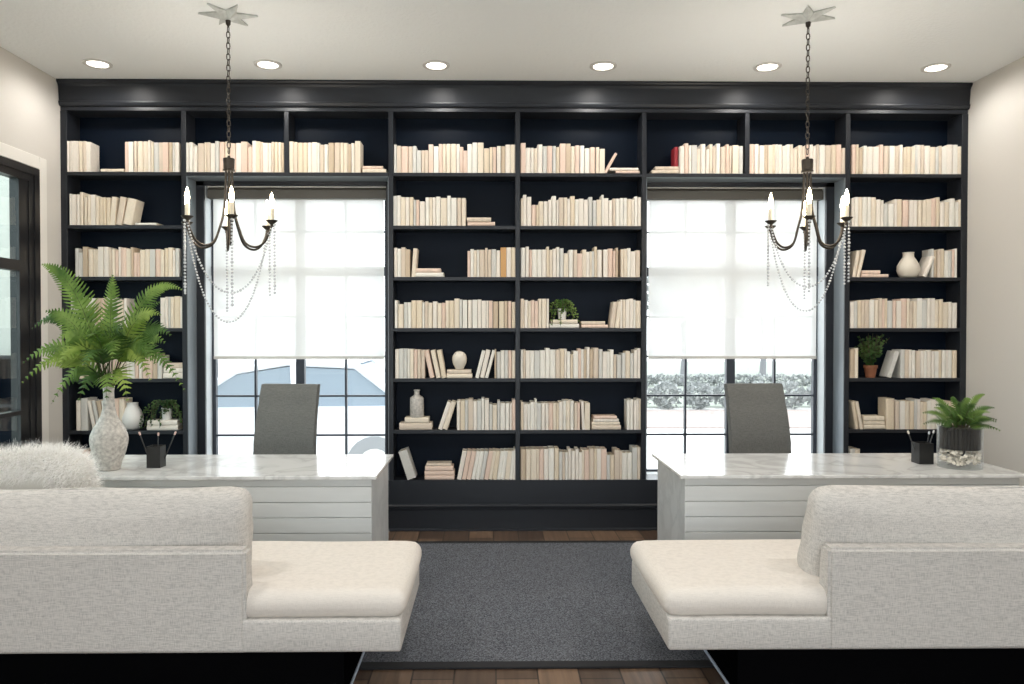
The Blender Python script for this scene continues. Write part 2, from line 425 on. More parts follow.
# ------------------------------------------------------------------ bookcase
LV = {1: 2.801, 2: 2.389, 3: 1.989, 4: 1.590, 5: 1.196, 6: .790, 7: .397}
BAY = {'L1': (-3.503, -2.613), 'L2': (-2.577, -1.818), 'L3': (-1.782, -1.008), 'C1': (-.972, -.018), 'C2': (.018, .972),
       'R3': (1.008, 1.782), 'R2': (1.818, 2.577), 'R1': (2.613, 3.503)}
def bookcase():
    t = thing('built_in_bookcase', 'black built-in bookcase filling the whole end wall around both windows', 'bookcase', (0, 0, 0))
    YB = 6.15; h = .018
    for x in (-2.595, -.99, 0, .99, 2.595): obj('upright', sbox(x-h, x+h, FY, YB, .397, 3.273, bev=.002), M['case'], t)
    for x in (-3.523, 3.523): obj('upright', sbox(x-.02-(.008 if x > 0 else .014), x+.02+(.014 if x > 0 else .008), FY, YB, .397, 3.273, bev=.002), M['case'], t)
    for x in (-1.8, 1.8): obj('upright', sbox(x-h, x+h, FY, YB, 2.801, 3.273, bev=.002), M['case'], t)
    for bay, (x0, x1) in BAY.items():
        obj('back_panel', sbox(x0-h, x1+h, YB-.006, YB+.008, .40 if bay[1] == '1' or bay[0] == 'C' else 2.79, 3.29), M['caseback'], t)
        if bay in ('L3', 'R3', 'L2', 'R2'): continue
        for k in range(1, 7): obj('shelf', sbox(x0, x1, FY, YB-.006, LV[k]-.028, LV[k], bev=.002), M['case'], t)
    for s in (-1, 1):
        x = sorted((s*1.008, s*2.577)); obj('shelf', sbox(x[0], x[1], FY, YB+.005, LV[1]-.028, LV[1], bev=.002), M['case'], t)
    for s in (-1, 1):  # added thin panels that carry the painted window glow
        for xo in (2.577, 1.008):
            q = sorted((s*xo, s*(xo-.006 if xo > 2 else xo+.006))); obj('alcove_glow_panel', sbox(q[0], q[1], FY+.006, 6.134, .40, 2.772), M['window_glow'], t)
        q = sorted((s*1.015, s*2.57)); obj('soffit_glow_panel', sbox(q[0], q[1], FY+.006, 6.134, 2.767, 2.7725), M['window_glow'], t)
    obj('top_rail', sbox(-3.538, 3.538, FY-.004, YB, 3.273, 3.304, bev=.002), M['case'], t)
    b = B(); prism(b, [(6.15, 3.304), (5.935, 3.304), (5.925, 3.312), (5.918, 3.330), (5.918, 3.338), (5.928, 3.342), (5.926, 3.36), (5.916, 3.45), (5.908, 3.468),
                       (5.896, 3.476), (5.890, 3.486), (5.890, 3.499), (6.15, 3.499)], -3.538, 3.538)
    obj('crown_moulding', b, M['case'], t)
    b = B(); prism(b, [(6.155, .002), (5.925, .002), (5.925, .012), (5.942, .022), (5.942, .170), (5.924, .176), (5.920, .200), (5.928, .209), (5.945, .212), (5.945, .397), (6.155, .397)], -3.538, 3.538)
    obj('base_plinth', b, M['case'], t)

# ------------------------------------------------------------------ books
ORD = 'first second third fourth fifth sixth seventh eighth ninth tenth eleventh twelfth thirteenth fourteenth fifteenth sixteenth seventeenth eighteenth nineteenth'.split()
def ordw(n):
    if n < 20: return ORD[n-1]
    tens = {2: ('twentieth', 'twenty-'), 3: ('thirtieth', 'thirty-')}[n//10]
    return tens[0] if n % 10 == 0 else tens[1]+ORD[n % 10-1]
BAYN = {'L1': 'far left bay', 'L2': 'outer bay above left window', 'L3': 'inner bay above left window', 'C1': 'left middle bay',
        'C2': 'right middle bay', 'R3': 'inner bay above right window', 'R2': 'outer bay above right window', 'R1': 'far right bay'}
ROWS=[
 ('L1',1,[('r',-3512,-3317,6,239,4),('f',(-3239,-3061,26)),('r',-3054,-2631,13,235,9)]),
 ('L2',1,[('r',-2581,-1819,23,231,9)]),
 ('L3',1,[('r',-1780,-1226,16,231,9),('f',(-1211,-1027,31),(-1211,-1054,24))]),
 ('C1',1,[('r',-969,-17,27,216,16)]),
 ('C2',1,[('r',22,683,18,219,16),('l',687,20,176,29),('f',(769,958,24),(722,947,22))]),
 ('R3',1,[('f',(1053,1265,28),(1081,1265,30)),('r',1270,1772,15,223,9)]),
 ('R2',1,[('r',1819,2580,23,223,9)]),
 ('R1',1,[('r',2628,3503,25,219,8)]),
 ('L1',2,[('r',-3483,-3375,4,243,12),('r',-3367,-3166,7,223,9),('l',-3150,35,219,4),('l',-3104,47,219,9),('l',-3038,67,204,12),('f',(-2976,-2813,20))]),
 ('C1',2,[('r',-972,-405,17,223,12),('f',(-393,-178,33),(-397,-209,33))]),
 ('C2',2,[('r',22,970,31,216,17)]),
 ('R1',2,[('r',2628,3499,25,219,8)]),
 ('L1',3,[('r',-3444,-2635,26,219,8)]),
 ('C1',3,[('r',-969,-843,4,227,5),('l',-816,31,223,4),('f',(-804,-581,36),(-800,-605,33)),('r',-393,-13,12,216,12)]),
 ('C2',3,[('r',22,663,21,216,14),('r',671,789,4,216,9),('r',809,962,5,216,9)]),
 ('R1',3,[('l',2652,27,212,10),('l',2683,27,219,13),('f',(2711,2926,27),(2715,2862,30)),('l',3212,31,176,24),('r',3268,3471,8,219,9)]),
 ('L1',4,[('r',-3479,-3046,13,235,9),('r',-2790,-2612,6,235,9)]),
 ('C1',4,[('r',-965,-13,28,219,9)]),
 ('C2',4,[('r',22,246,8,227,9),('f',(250,482,34),(262,470,33)),('f',(502,710,27),(502,687,27)),('l',742,35,204,7),('l',781,35,208,7),('r',805,970,6,227,9)]),
 ('R1',4,[('r',2624,3479,26,223,8)]),
 ('L1',5,[('r',-3417,-3162,8,204,9),('r',-3154,-2775,11,188,9),('f',(-2767,-2604,42),(-2763,-2612,39),(-2759,-2619,39))]),
 ('C1',5,[('r',-961,-726,8,227,9),('l',-671,35,223,-12),('l',-620,35,223,-12),('l',-577,35,223,-10),('f',(-558,-358,34),(-554,-366,33)),('l',-319,28,219,14),('l',-280,35,223,13),('l',-244,24,223,15),('r',-182,-13,6,219,9)]),
 ('C2',5,[('r',22,966,31,223,13)]),
 ('R1',5,[('r',2624,2691,2,227,9),('l',2934,31,216,18),('r',3025,3479,15,223,8)]),
 ('L1',6,[('r',-3448,-3413,1,219,9),('r',-3413,-3355,1,243,9),('l',-3305,28,235,-11),('l',-3270,28,235,-11),('l',-3235,31,235,-10),('l',-3201,31,235,-9),('r',-3162,-3073,2,247,9),('f',(-2899,-2658,39),(-2895,-2662,39))]),
 ('C1',6,[('f',(-929,-675,55),(-886,-699,43)),('l',-609,33,227,19),('l',-570,36,227,18),('r',-479,-9,15,231,12)]),
 ('C2',6,[('r',22,490,17,227,14),('l',521,24,223,-3),('r',529,569,1,223,9),('f',(584,813,35),(584,805,25),(596,797,24),(600,781,24)),('r',860,970,5,231,9)]),
 ('R1',6,[('l',2687,27,219,-9),('l',2723,27,219,-11),('f',(2739,2910,33),(2739,2906,31),(2739,2902,39)),('r',2914,2985,1,243,0),('r',2989,3471,15,223,14)]),
 ('C1',7,[('l',-832,67,231,-18),('f',(-730,-499,36),(-730,-499,33),(-726,-507,39),(-718,-523,20)),('l',-460,34,227,11),('l',-422,34,227,11),('l',-385,34,227,11),('l',-350,31,227,11),('l',-316,31,227,10),('l',-283,31,227,10),('l',-248,31,227,10),('l',-215,31,227,9),('l',-182,31,227,8),('l',-149,31,227,8),('l',-117,31,227,7),('l',-84,31,227,6),('l',-52,28,227,5),('l',-25,24,243,2)]),
 ('C2',7,[('r',22,970,29,235,11)]),
 ('L1',7,[('r',-3440,-3317,4,235,9)]),
 ('R1',7,[('r',2624,2711,3,235,9)]),
]

def book_mesh(flat_spine):
    """unit book: x thickness, y depth (spine at 0), z height; cover boards round a recessed page block"""
    b = B(); th = .10
    prof = []
    n = 6
    for i in range(n+1):
        u = -.5+i/n; prof.append((u, (0 if flat_spine else .045*(2*u)**4)))
    outer = prof+[(.5, 1), (-.5, 1)]
    lo = [b.verts.new((x, y, 0)) for x, y in outer]; hi = [b.verts.new((x, y, 1)) for x, y in outer]
    k = len(outer)
    for i in range(k): b.faces.new((lo[i], lo[(i+1) % k], hi[(i+1) % k], hi[i])).material_index = 1 if i == n+1 else 0
    b.faces.new(lo)
    # rim of the covers and the page block sunk between them
    inn = [(x*(1-2*th), min(1, max(y+.03, .04)) if y < .5 else .985) for x, y in outer]
    top = [b.verts.new((x, y, 1)) for x, y in inn]; sunk = [b.verts.new((x, y, .975)) for x, y in inn]
    for i in range(k):
        j = (i+1) % k
        b.faces.new((hi[i], hi[j], top[j], top[i])); b.faces.new((top[i], top[j], sunk[j], sunk[i]))
    b.faces.new(sunk).material_index = 1
    bmesh.ops.recalc_face_normals(b, faces=b.faces)
    me = bpy.data.meshes.new('book'); b.to_mesh(me); b.free()
    me.materials.append(BOOKM[0]); me.materials.append(M['pages'])
    for p in me.polygons: p.use_smooth = False
    return me

SPECIAL = {('C1', 3, 15): 'amber', ('C1', 5, 12): 'slate'}
def books():
    rnd = random.Random(11); mm = [book_mesh(False), book_mesh(True)]
    entries = []        # (area, matrix pieces..., label)
    for bay, k, items in ROWS:
        z0 = LV[k]; idx = 0; nst = sum(1 for it in items if it[0] == 'f'); ist = 0
        where = '%s shelf of the %s' % (ordw(k), BAYN[bay])
        total = sum(it[3] if it[0] == 'r' else 1 for it in items if it[0] != 'f')
        wts = [6, 6, 4, 5, 3, 3, 2, 1.2] if k < 5 else [4, 6, 3, 7, 3, 2, 4, 1]
        hid = 1.0
        def colour(): return rnd.choices(range(8), wts)[0]
        for it in items:
            if it[0] == 'r':
                _, x0, x1, n, h, v = it; ws = [rnd.uniform(.6, 1.5) for _ in range(n)]; q = (x1-x0)/sum(ws)/1000; x = x0/1000
                lh = h/1000
                for w in ws:
                    w *= q; idx += 1
                    lh = lh if rnd.random() < .25 else (h+rnd.gauss(0, v*.95))/1000 - (rnd.random() < .16)*rnd.uniform(.010, .026)
                    hh = min(lh, (h+1.6*v)/1000)
                    entries.append(dict(p=(x+w/2, FY+.004+rnd.random()*.007, z0), s=(w*rnd.choice((.945, .93, .92, .85)), rnd.uniform(.13, .155), hh), a=0, c=colour(), bay=bay, k=k, i=idx, n=total, kind='standing', where=where))
                    x += w
            elif it[0] == 'l':
                _, x, t, h, a = it; idx += 1
                entries.append(dict(p=(x/1000, FY+.005+rnd.random()*.006, z0+t/2000*math.sin(abs(math.radians(a)))), s=(t/1000, rnd.uniform(.13, .15), h/1000), a=math.radians(a), c=colour(), bay=bay, k=k, i=idx, n=total,
                                    kind='leaning', where=where))
            else:
                ist += 1; z = z0; m = len(it)-1
                for j, (x0, x1, t) in enumerate(it[1:]):
                    x0 /= 1000; x1 /= 1000; t /= 1000
                    pos = {1: ['single'], 2: ['lower', 'upper'], 3: ['bottom', 'middle', 'top'], 4: ['bottom', 'second', 'third', 'top']}[m][j]
                    entries.append(dict(p=(x0, FY+.006+rnd.random()*.008, z+t/2), s=(t*.97, rnd.uniform(.13, .15), x1-x0), a=PI/2, c=rnd.choice((0, 1, 2, 3, 4)), bay=bay, k=k, i=j, kind='flat', pos=pos, m=m,
                                        stack=('left ' if ist == 1 else 'right ') if nst > 1 else '', where=where))
                    z += t
    for e in entries:
        vis = 1
        if e['bay'] == 'L1' and e['k'] in (4, 5) and e['p'][0] < -2.75: vis = .3
        if e['bay'] in ('L1', 'R1') and e['k'] == 7: vis = .1
        e['area'] = e['s'][0]*e['s'][2]*vis
    entries.append(dict(p=(1.250, FY+.03, LV[1]+.0585), s=(.029, .12, .155), a=0, c=0, bay='R3', k=1, kind='red', area=1))
    entries.sort(key=lambda e: -e['area'])
    rest = B()
    for q, e in enumerate(entries):
        me = mm[0] if e['kind'] == 'flat' or rnd.random() < .75 else mm[1]
        x, y, z = e['p']
        mtx = Matrix.Translation((x, y, z)) @ Matrix.Rotation(e['a'], 4, 'Y') @ Matrix.Diagonal((*e['s'], 1))
        sp = SPECIAL.get((e['bay'], e['k'], e.get('i'))) if e['kind'] != 'flat' else None
        if e['kind'] == 'red': sp = 'red'
        if e['bay'] == 'R1' and e['k'] == 6 and e['kind'] == 'flat' and e['pos'] == 'middle': sp = 'mint'
        if q < 300:
            o = bpy.data.objects.new('book', me); COL.objects.link(o)
            o.location = e['p']; o.rotation_euler = (0, e['a'], 0); o.scale = e['s']
            o.material_slots[0].link = 'OBJECT'; o.material_slots[0].material = M[sp] if sp else BOOKM[e['c']]
            cn = sp or BOOKC[e['c']][0]
            if e['kind'] == 'red': lab = 'dark red book standing on two flat books, top shelf above right window'
            elif e['kind'] == 'flat': lab = '%s book lying flat, %s of its %spile, %s' % (cn, e['pos'], e['stack'], e['where']) if e['m'] > 1 else '%s thin book lying flat alone, %s' % (cn, e['where'])
            else: lab = '%s %s book, %s from left, %s' % (cn, e['kind'], ordw(e['i']), e['where'])
            tag(o, lab, 'book', 'books on the %s of the %s' % (ordw(e['k'])+' shelf', BAYN[e['bay']]))
        else:
            n0 = len(rest.verts); rest.from_mesh(me); rest.verts.ensure_lookup_table(); rest.faces.ensure_lookup_table()
            vs = rest.verts[n0:]; bmesh.ops.transform(rest, matrix=mtx, verts=vs)
            for v in vs:
                for f in v.link_faces:
                    f.material_index = 8 if f.material_index in (1, 8) and f.tag is False and f.material_index != 0 else f.material_index
            fs = {f for v in vs for f in v.link_faces}
            for f in fs:
                if f.material_index == 0: f.material_index = e['c'] if e['c'] != 1 else 9
    me = bpy.data.meshes.new('books')
    rest.to_mesh(me); rest.free()
    mats = BOOKM[:8]+[M['pages'], BOOKM[1]]
    mats[1] = BOOKM[1]
    for m in mats: me.materials.append(m)
    o = link(bpy.data.objects.new('books', me)); stuff(o)
    tag(o, 'remaining narrow cream and beige books filling the shelf rows', 'books')

# ------------------------------------------------------------------ desks, chairs, sofas
def desk(s, label):
    t = thing('desk', label, 'desk', (s*1.83, 4.6, 0))
    def X(a, b): return sorted((s*(a-1.83), s*(b-1.83)))
    x = X(.848, 2.81); obj('marble_top', sbox(x[0], x[1], -.38, .38, .74, .76, bev=.004, seg=2), M['marble'], t)
    for a, c in ((.880, .905), (2.755, 2.78)):
        x = X(a, c); obj('side_panel', sbox(x[0], x[1], -.335, .35, .0, .74, bev=.002), M['marble2'], t)
    b = B(); x = X(.880, 2.78)
    z = .739; zs = [.694, .606, .519, .432, .345, .258, .171, .084, .0]
    for zz in zs:
        box(b, x[0], x[1], -.35, -.335, zz+.003, z, bev=.0025); z = zz
    x = X(.905, 2.755); box(b, x[0], x[1], -.335, -.325, 0, .739)
    obj('front_panel', b, M['desk'], t)
    b = B(); x = X(.905, 1.35); box(b, x[0], x[1], -.2, .345, .06, .735, bev=.003)
    ped = obj('drawer_pedestal', b, M['desk'], t)
    for z in (.08, .31, .53):
        o = obj('drawer', sbox(x[0]+.02, x[1]-.02, .345, .36, z, z+.19, bev=.003), M['desk'], ped)

def office_chair(x, y, rz, label):
    t = thing('office_chair', label, 'chair', (x, y, 0), rz)
    # local: faces -y (towards the desk)
    b = B(); N = 10; H = 14
    front, back = [], []
    for j in range(H+1):
        v = j/H; z = .50+v*.672; w = .236-.018*v; yo = .13+.13*v*v
        rf, rb = [], []
        for i in range(N+1):
            u = -1+2*i/N; c = .018*u*u
            pinch = .009 if j in (4, 11) else 0
            rf.append(b.verts.new((u*w, yo-c-.03+pinch+.008*(abs(u) > .95), z))); rb.append(b.verts.new((u*w, yo+.03-c*.3-.008*(abs(u) > .95), z)))
        front.append(rf); back.append(rb)
    for a, fl in ((front, 0), (back, 1)):
        for j in range(H):
            for i in range(N): b.faces.new((a[j][i], a[j][i+1], a[j+1][i+1], a[j+1][i]))
    for j in range(H):
        for i in (0, N): b.faces.new((front[j][i], front[j+1][i], back[j+1][i], back[j][i]))
    for j in (0, H):
        for i in range(N): b.faces.new((front[j][i], front[j][i+1], back[j][i+1], back[j][i]))
    obj('backrest', b, M['gray'], t, smooth=50)
    sb = cushion(.50, .48, .09, .035, .012, 10, .001); obj('seat', sb, M['gray'], t, smooth=180, loc=(0, -.12, .485))
    b = B(); tube(b, [(0, .15, .46), (0, .19, .50), (0, .22, .62)], .02); obj('back_bracket', b, M['chrome'], t, smooth=40)
    b = B(); lathe(b, [(.0, .10), (.03, .10), (.03, .30), (.02, .30), (.02, .44), (0, .44)], 14, (0, -.1, 0)); obj('gas_column', b, M['chrome'], t, smooth=40)
    for k in range(5):
        a = k*2*PI/5+.3; ca, sa = math.cos(a), math.sin(a); b = B()
        tube(b, [(.02*ca, -.1+.02*sa, .12), (.16*ca, -.1+.16*sa, .105), (.29*ca, -.1+.29*sa, .085)], [.022, .018, .013]); lg = obj('base_leg', b, M['chrome'], t, smooth=40)
        b = B(); tube(b, [(.29*ca-.012*sa, -.1+.29*sa+.012*ca, .03), (.29*ca+.012*sa, -.1+.29*sa-.012*ca, .03)], .03, 14)
        tube(b, [(.29*ca, -.1+.29*sa, .05), (.29*ca, -.1+.29*sa, .09)], .007, 8); obj('caster', b, M['blackp'], lg, smooth=40)

def sofa(s, label, end):
    t = thing('sofa', label, 'sofa', (s*1.75, 3.5, 0))
    def X(a, b): return sorted((s*(a-1.75), s*(b-1.75)))
    bk = 1.215 if s < 0 else 1.178                       # inner end of the back
    x = X(end, 2.95); obj('base_frame', sbox(x[0], x[1], -.40, .42, .25, .384, bev=.012, seg=3), M['linen'], t, smooth=40)
    b = B(); x = X(bk, 2.95); box(b, x[0], x[1], -.405, -.315, .25, .672)
    for v in b.verts:
        f = (v.co.z-.25)/.42
        v.co.y += .0 if v.co.y < -.36 else (.05*(1-f))
    bmesh.ops.bevel(b, geom=b.edges[:], offset=.014, segments=3, affect='EDGES')
    obj('back_panel', b, M['linen'], t, smooth=40)
    # one long seat cushion, notched round the end of the back
    L = 2.95-end; end -= .016; L = 2.95-end; cx = (2.95+end)/2
    b = cushion(L, .80, .120, .056, .014, 30, .002, 3+s)
    for v in b.verts:
        xa = abs(s*(cx-1.75)+s*v.co.x*(1)+s*1.75) if False else cx+v.co.x*s
        if xa > bk+.012 and v.co.y < -.315: v.co.y = -.315+(v.co.y+.315)*.05
    obj('seat_cushion', b, M['linen2'], t, smooth=180, loc=(s*(cx-1.75), .014, .4355))
    b = cushion(1.72, .215, .42, .085, .03, 20, .005, 21+s, taper=.16)
    for v in b.verts:
        fx = v.co.x/.86; fz = v.co.z/.205
        v.co.z += .030*abs(fx)**4*(fz > .3)-.006*math.cos(fx*5)*(fz > .3)                      # perked corners
        v.co.y -= .035*(1-fx*fx)*(1-fz*fz)*(v.co.y < 0)
        if v.co.x*-s > .8: v.co.y += .006*math.sin(v.co.z*40)
        if v.co.x*-s > 0: v.co.x += (-.022 if s < 0 else -.012)*-1*fz
    ci = 1.272 if s < 0 else 1.182
    x = X(ci, ci+1.72); obj('back_cushion', b, M['linen'], t, smooth=180, loc=((x[0]+x[1])/2, -.175, .652), rot=(math.radians(12), 0, 0))
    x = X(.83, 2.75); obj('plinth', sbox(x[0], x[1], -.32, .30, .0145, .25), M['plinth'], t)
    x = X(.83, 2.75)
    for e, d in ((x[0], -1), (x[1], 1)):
        q = sorted((e, e+d*.010)); obj('steel_runner', sbox(q[0], q[1], -.32, .30, .013, .028, bev=.003), M['runner_glint'], t)

def fluffy_pillow():
    t = thing('fluffy_pillow', 'white long-haired fur pillow leaning behind the back cushion of the left sofa', 'pillow', (-2.41, 3.60, .722), 0)
    b = cushion(.60, .17, .48, .075, .05, 14, .006, 5)
    rnd = random.Random(4); b.normal_update(); fb = B()
    verts = [v.co.copy() for v in b.verts]; nrm = [v.normal.copy() for v in b.verts]
    tot = 0
    faces = [(f.calc_area(), f) for f in b.faces]
    for ar, f in faces:
        c0 = f.calc_center_median()
        back = c0.y < -.02 and f.normal.y < -.75 and abs(c0.x) < .22 and c0.z < .165 and c0.x < .16
        n = int(ar*42000+rnd.random()) if not back else int(ar*600+rnd.random())
        vs = [v.co for v in f.verts]
        for _ in range(n):
            u, w = rnd.random(), rnd.random()
            p = (vs[0]*(1-u)+vs[1]*u)*(1-w)+(vs[3 % len(vs)]*(1-u)+vs[2]*u)*w
            L = rnd.uniform(.03, .07); nn = f.normal
            d = (nn+Vector((rnd.gauss(0, .45), rnd.gauss(0, .45), rnd.gauss(-.12, .45)))).normalized()
            e = (d+Vector((rnd.gauss(0, .5), rnd.gauss(0, .5), rnd.gauss(-.35, .4)))).normalized()
            a = d.cross(Vector((rnd.random(), rnd.random(), rnd.random()))).normalized()*.0009
            m = p+d*L*.55; q = m+e*L*.55
            A = [fb.verts.new(z) for z in (p-a, p+a, m+a*.7, m-a*.7, q)]
            fb.faces.new((A[0], A[1], A[2], A[3])); fb.faces.new((A[3], A[2], A[4]))
    body = obj('pillow_body', b, M['satin'], t, smooth=180)
    o = obj('fur', fb, M['fur'], t); stuff(o)
    t.rotation_euler = (math.radians(8), math.radians(-4), math.radians(4))

# ------------------------------------------------------------------ lights
def recessed(x, y, label, power):
    t = thing('recessed_light', label, 'ceiling light', (x, y, CZ), 0, 'recessed ceiling lights' if y < 5 else 'recessed ceiling lights above the bookcase')
    b = B(); lathe(b, [(.098, 0), (.098, -.008), (.090, -.012), (.074, -.010), (.068, .0), (.068, -.0005), (.098, 0)], 36); obj('trim_ring', b, M['ring'], t, smooth=40)
    b = B(); lathe(b, [(0, -.006), (.066, -.006), (.070, -.002)], 32); obj('lens', b, M['lens'], t, smooth=40)
    l = bpy.data.lights.new('can_lamp', 'SPOT'); l.energy = power; l.spot_size = math.radians(178); l.spot_blend = .55; l.shadow_soft_size = .06; l.color = (1, .965, .925)
    o = bpy.data.objects.new('can_lamp', l); COL.objects.link(o); o.parent = t; o.location = (0, 0, -.02)

def chain_link(bm, c, rot, a=.0105, L=.021, r=.0032):
    pts = []
    for i in range(12):
        th = 2*PI*i/12; x = a*math.cos(th); z = (L-a)*(1 if math.sin(th) > 0 else -1)*(.8 if abs(math.sin(th)) > .01 else 0)+a*math.sin(th)
        pts.append((c[0]+x*math.cos(rot), c[1]+x*math.sin(rot), c[2]+z))
    tube(bm, pts, r, 6, closed=True)

def bead_run(bm, pts, step, r):
    pts = [Vector(p) for p in pts]; acc = 0; k = 0
    for a, c in zip(pts, pts[1:]):
        d = (c-a).length; u = (step-acc) if acc else 0
        while u <= d:
            p = a+(c-a)*(u/d if d else 0)
            bmesh.ops.create_icosphere(bm, subdivisions=1, radius=r*(1 if k % 6 else 1.25), matrix=Matrix.Translation(p)); u += step; k += 1
        acc = (acc+d) % step
    return bm

def chandelier(x, y, ang, label, R, lift):
    t = thing('chandelier', label, 'chandelier', (x, y, CZ), ang)
    z = lambda h: 1.567+(h-1.567)*.977-CZ
    dz = .03; zc = lambda h: z(h-dz)
    # star canopy
    b = B(); R1, R2 = .178, .062; tip = b.verts.new((0, 0, -.045)); ring = []
    for k in range(12):
        a = PI*k/6-ang+.12; r = R1 if k % 2 == 0 else R2; ring.append(b.verts.new((r*math.cos(a), r*math.sin(a), -.012 if k % 2 == 0 else -.010)))
    top = [b.verts.new((v.co.x*.97, v.co.y*.97, -.001)) for v in ring]
    for k in range(12):
        j = (k+1) % 12; b.faces.new((tip, ring[k], ring[j])); b.faces.new((ring[k], top[k], top[j], ring[j]))
    b.faces.new(top); obj('star_canopy', b, M['canopy'], t)
    b = B(); lathe(b, [(0, -.035), (.016, -.042), (.014, -.065), (.006, -.075), (.006, -.082), (0, -.082)], 14); obj('canopy_loop', b, M['bronze'], t, smooth=40)
    b = B(); h = -.095; k = 0
    while h > z(2.675): chain_link(b, (0, 0, h), (k % 2)*PI/2+.4); h -= .0335; k += 1
    obj('chain', b, M['bronze'], t, smooth=50)
    b = B(); zz = z(2.56); lathe(b, [(0, zz+.10), (.008, zz+.10), (.010, zz+.085), (.033, zz+.083), (.035, zz+.078), (.032, zz+.02), (.036, zz+.015), (.036, zz+.002), (.0, zz)], 18)
    obj('hub_cap', b, M['bronze'], t, smooth=40)
    prof = spline([(.020, 2.565), (.024, 2.45), (.034, 2.32), (.060, 2.22), (.37*R, 2.12), (.61*R, 2.09), (.81*R, 2.115), (.94*R, 2.175), (R, 2.232)], 5)
    for k in range(6):
        a = k*PI/3; ca, sa = math.cos(a), math.sin(a)
        b = B(); tube(b, [(p[0]*ca, p[0]*sa, z(p[1])) for p in prof], .0072, 8); arm = obj('arm', b, M['bronze'], t, smooth=60)
        c = (R*ca, R*sa, 0)
        b = B(); lathe(b, [(0, zc(2.24)), (.012, zc(2.245)), (.010, zc(2.258)), (.016, zc(2.264)), (.034, zc(2.280)), (.035, zc(2.284)), (.016, zc(2.282)), (.0, zc(2.282))], 16, c); obj('drip_cup', b, M['bronze'], arm, smooth=50)
        b = B(); lathe(b, [(.0135, zc(2.282)), (.0135, zc(2.355)), (.010, zc(2.36)), (0, zc(2.36))], 14, c); obj('candle_sleeve', b, M['candle'], arm, smooth=40)
        b = B(); lathe(b, [(0, zc(2.36)), (.009, zc(2.362)), (.0135, zc(2.385)), (.0145, zc(2.40)), (.010, zc(2.425)), (.005, zc(2.448)), (0, zc(2.458))], 14, c); obj('bulb', b, M['bulb'], arm, smooth=180)
        end = (1.72, 1.80, 1.79, 1.70, 1.80, 1.79)[k]+lift
        b = bead_run(B(), [(c[0]*1.06, c[1]*1.06, zc(2.255)), (c[0]*1.06, c[1]*1.06, z(end))], .0205, .0078)
        obj('bead_strand', b, M['bead'], t, smooth=180)
    for (ka, kb), low in (((1, 5), 1.80+lift*.6), ((2, 4), 1.625+lift*1.1)):
        pa = Vector((R*math.cos(ka*PI/3), R*math.sin(ka*PI/3), zc(2.25))); pb = Vector((R*math.cos(kb*PI/3), R*math.sin(kb*PI/3), zc(2.25)))
        pts = []
        for i in range(41):
            u = i/40; p = pa.lerp(pb, u); f = (math.cosh(3.2*(2*u-1))-1)/(math.cosh(3.2)-1); p.z = z(low)+(p.z-z(low))*(.55*f+.45*abs(2*u-1)**2); pts.append(p)
        obj('bead_swag', bead_run(B(), pts, .0185, .0072), M['bead'], t, smooth=180)
    l = bpy.data.lights.new('bulb_glow', 'POINT'); l.energy = 19; l.shadow_soft_size = .3; l.color = (1, .91, .80)
    o = bpy.data.objects.new('bulb_glow', l); COL.objects.link(o); o.parent = t; o.location = (0, 0, z(2.47))

# ------------------------------------------------------------------ plants and ornaments
def frond(parent, base, ctrl, tip, width, npairs, m, normal=(0, -.8, .5), seed=0, start=.28, droop=.25, name='frond', fat=.46, gap=.0245):
    rnd = random.Random(seed); base, ctrl, tip = Vector(base), Vector(ctrl), Vector(tip); b = B()
    bez = lambda u: base*(1-u)**2+ctrl*2*u*(1-u)+tip*u*u
    path = [bez(i/14) for i in range(15)]
    tube(b, path, [.0028*(1-i/18) for i in range(15)], 5, 1)
    nv = Vector(normal).normalized(); arc = sum((c-a).length for a, c in zip(path, path[1:])); npairs = max(9, int(arc*(1-start)/gap))
    for k in range(npairs):
        u = start+(1-start)*(k+.5)/npairs; p = bez(u); tg = (bez(min(1, u+.02))-bez(max(0, u-.02))).normalized()
        side = tg.cross(nv).normalized(); nn = side.cross(tg).normalized()
        v = (u-start)/(1-start); ln = width*min(1, (.5+3.2*v))*(1-v)**.95*1.2+.006
        for sg in (-1, 1):
            d = (side*sg*.93+tg*.38+nn*rnd.uniform(-.15, .15)).normalized(); w = min(ln*.30, arc*(1-start)/npairs*fat)+.002; segs = 5; prev = None
            for q in range(segs+1):
                f = q/segs; c = p+d*ln*f-nn*droop*ln*f*f+tg*ln*.12*f*f
                ww = w*(1-f)**.6*(1 if q % 2 == 0 else .72) if q < segs else 0
                if q == segs: cur = [b.verts.new(c)]
                else: cur = [b.verts.new(c-tg*ww), b.verts.new(c+nn*.0015), b.verts.new(c+tg*ww)]
                if prev:
                    if len(cur) == 1: b.faces.new((prev[0], prev[1], cur[0])); b.faces.new((prev[1], prev[2], cur[0]))
                    else: b.faces.new((prev[0], prev[1], cur[1], cur[0])); b.faces.new((prev[1], prev[2], cur[2], cur[1]))
                prev = cur
    return obj(name, b, [m, M['stem']], parent)

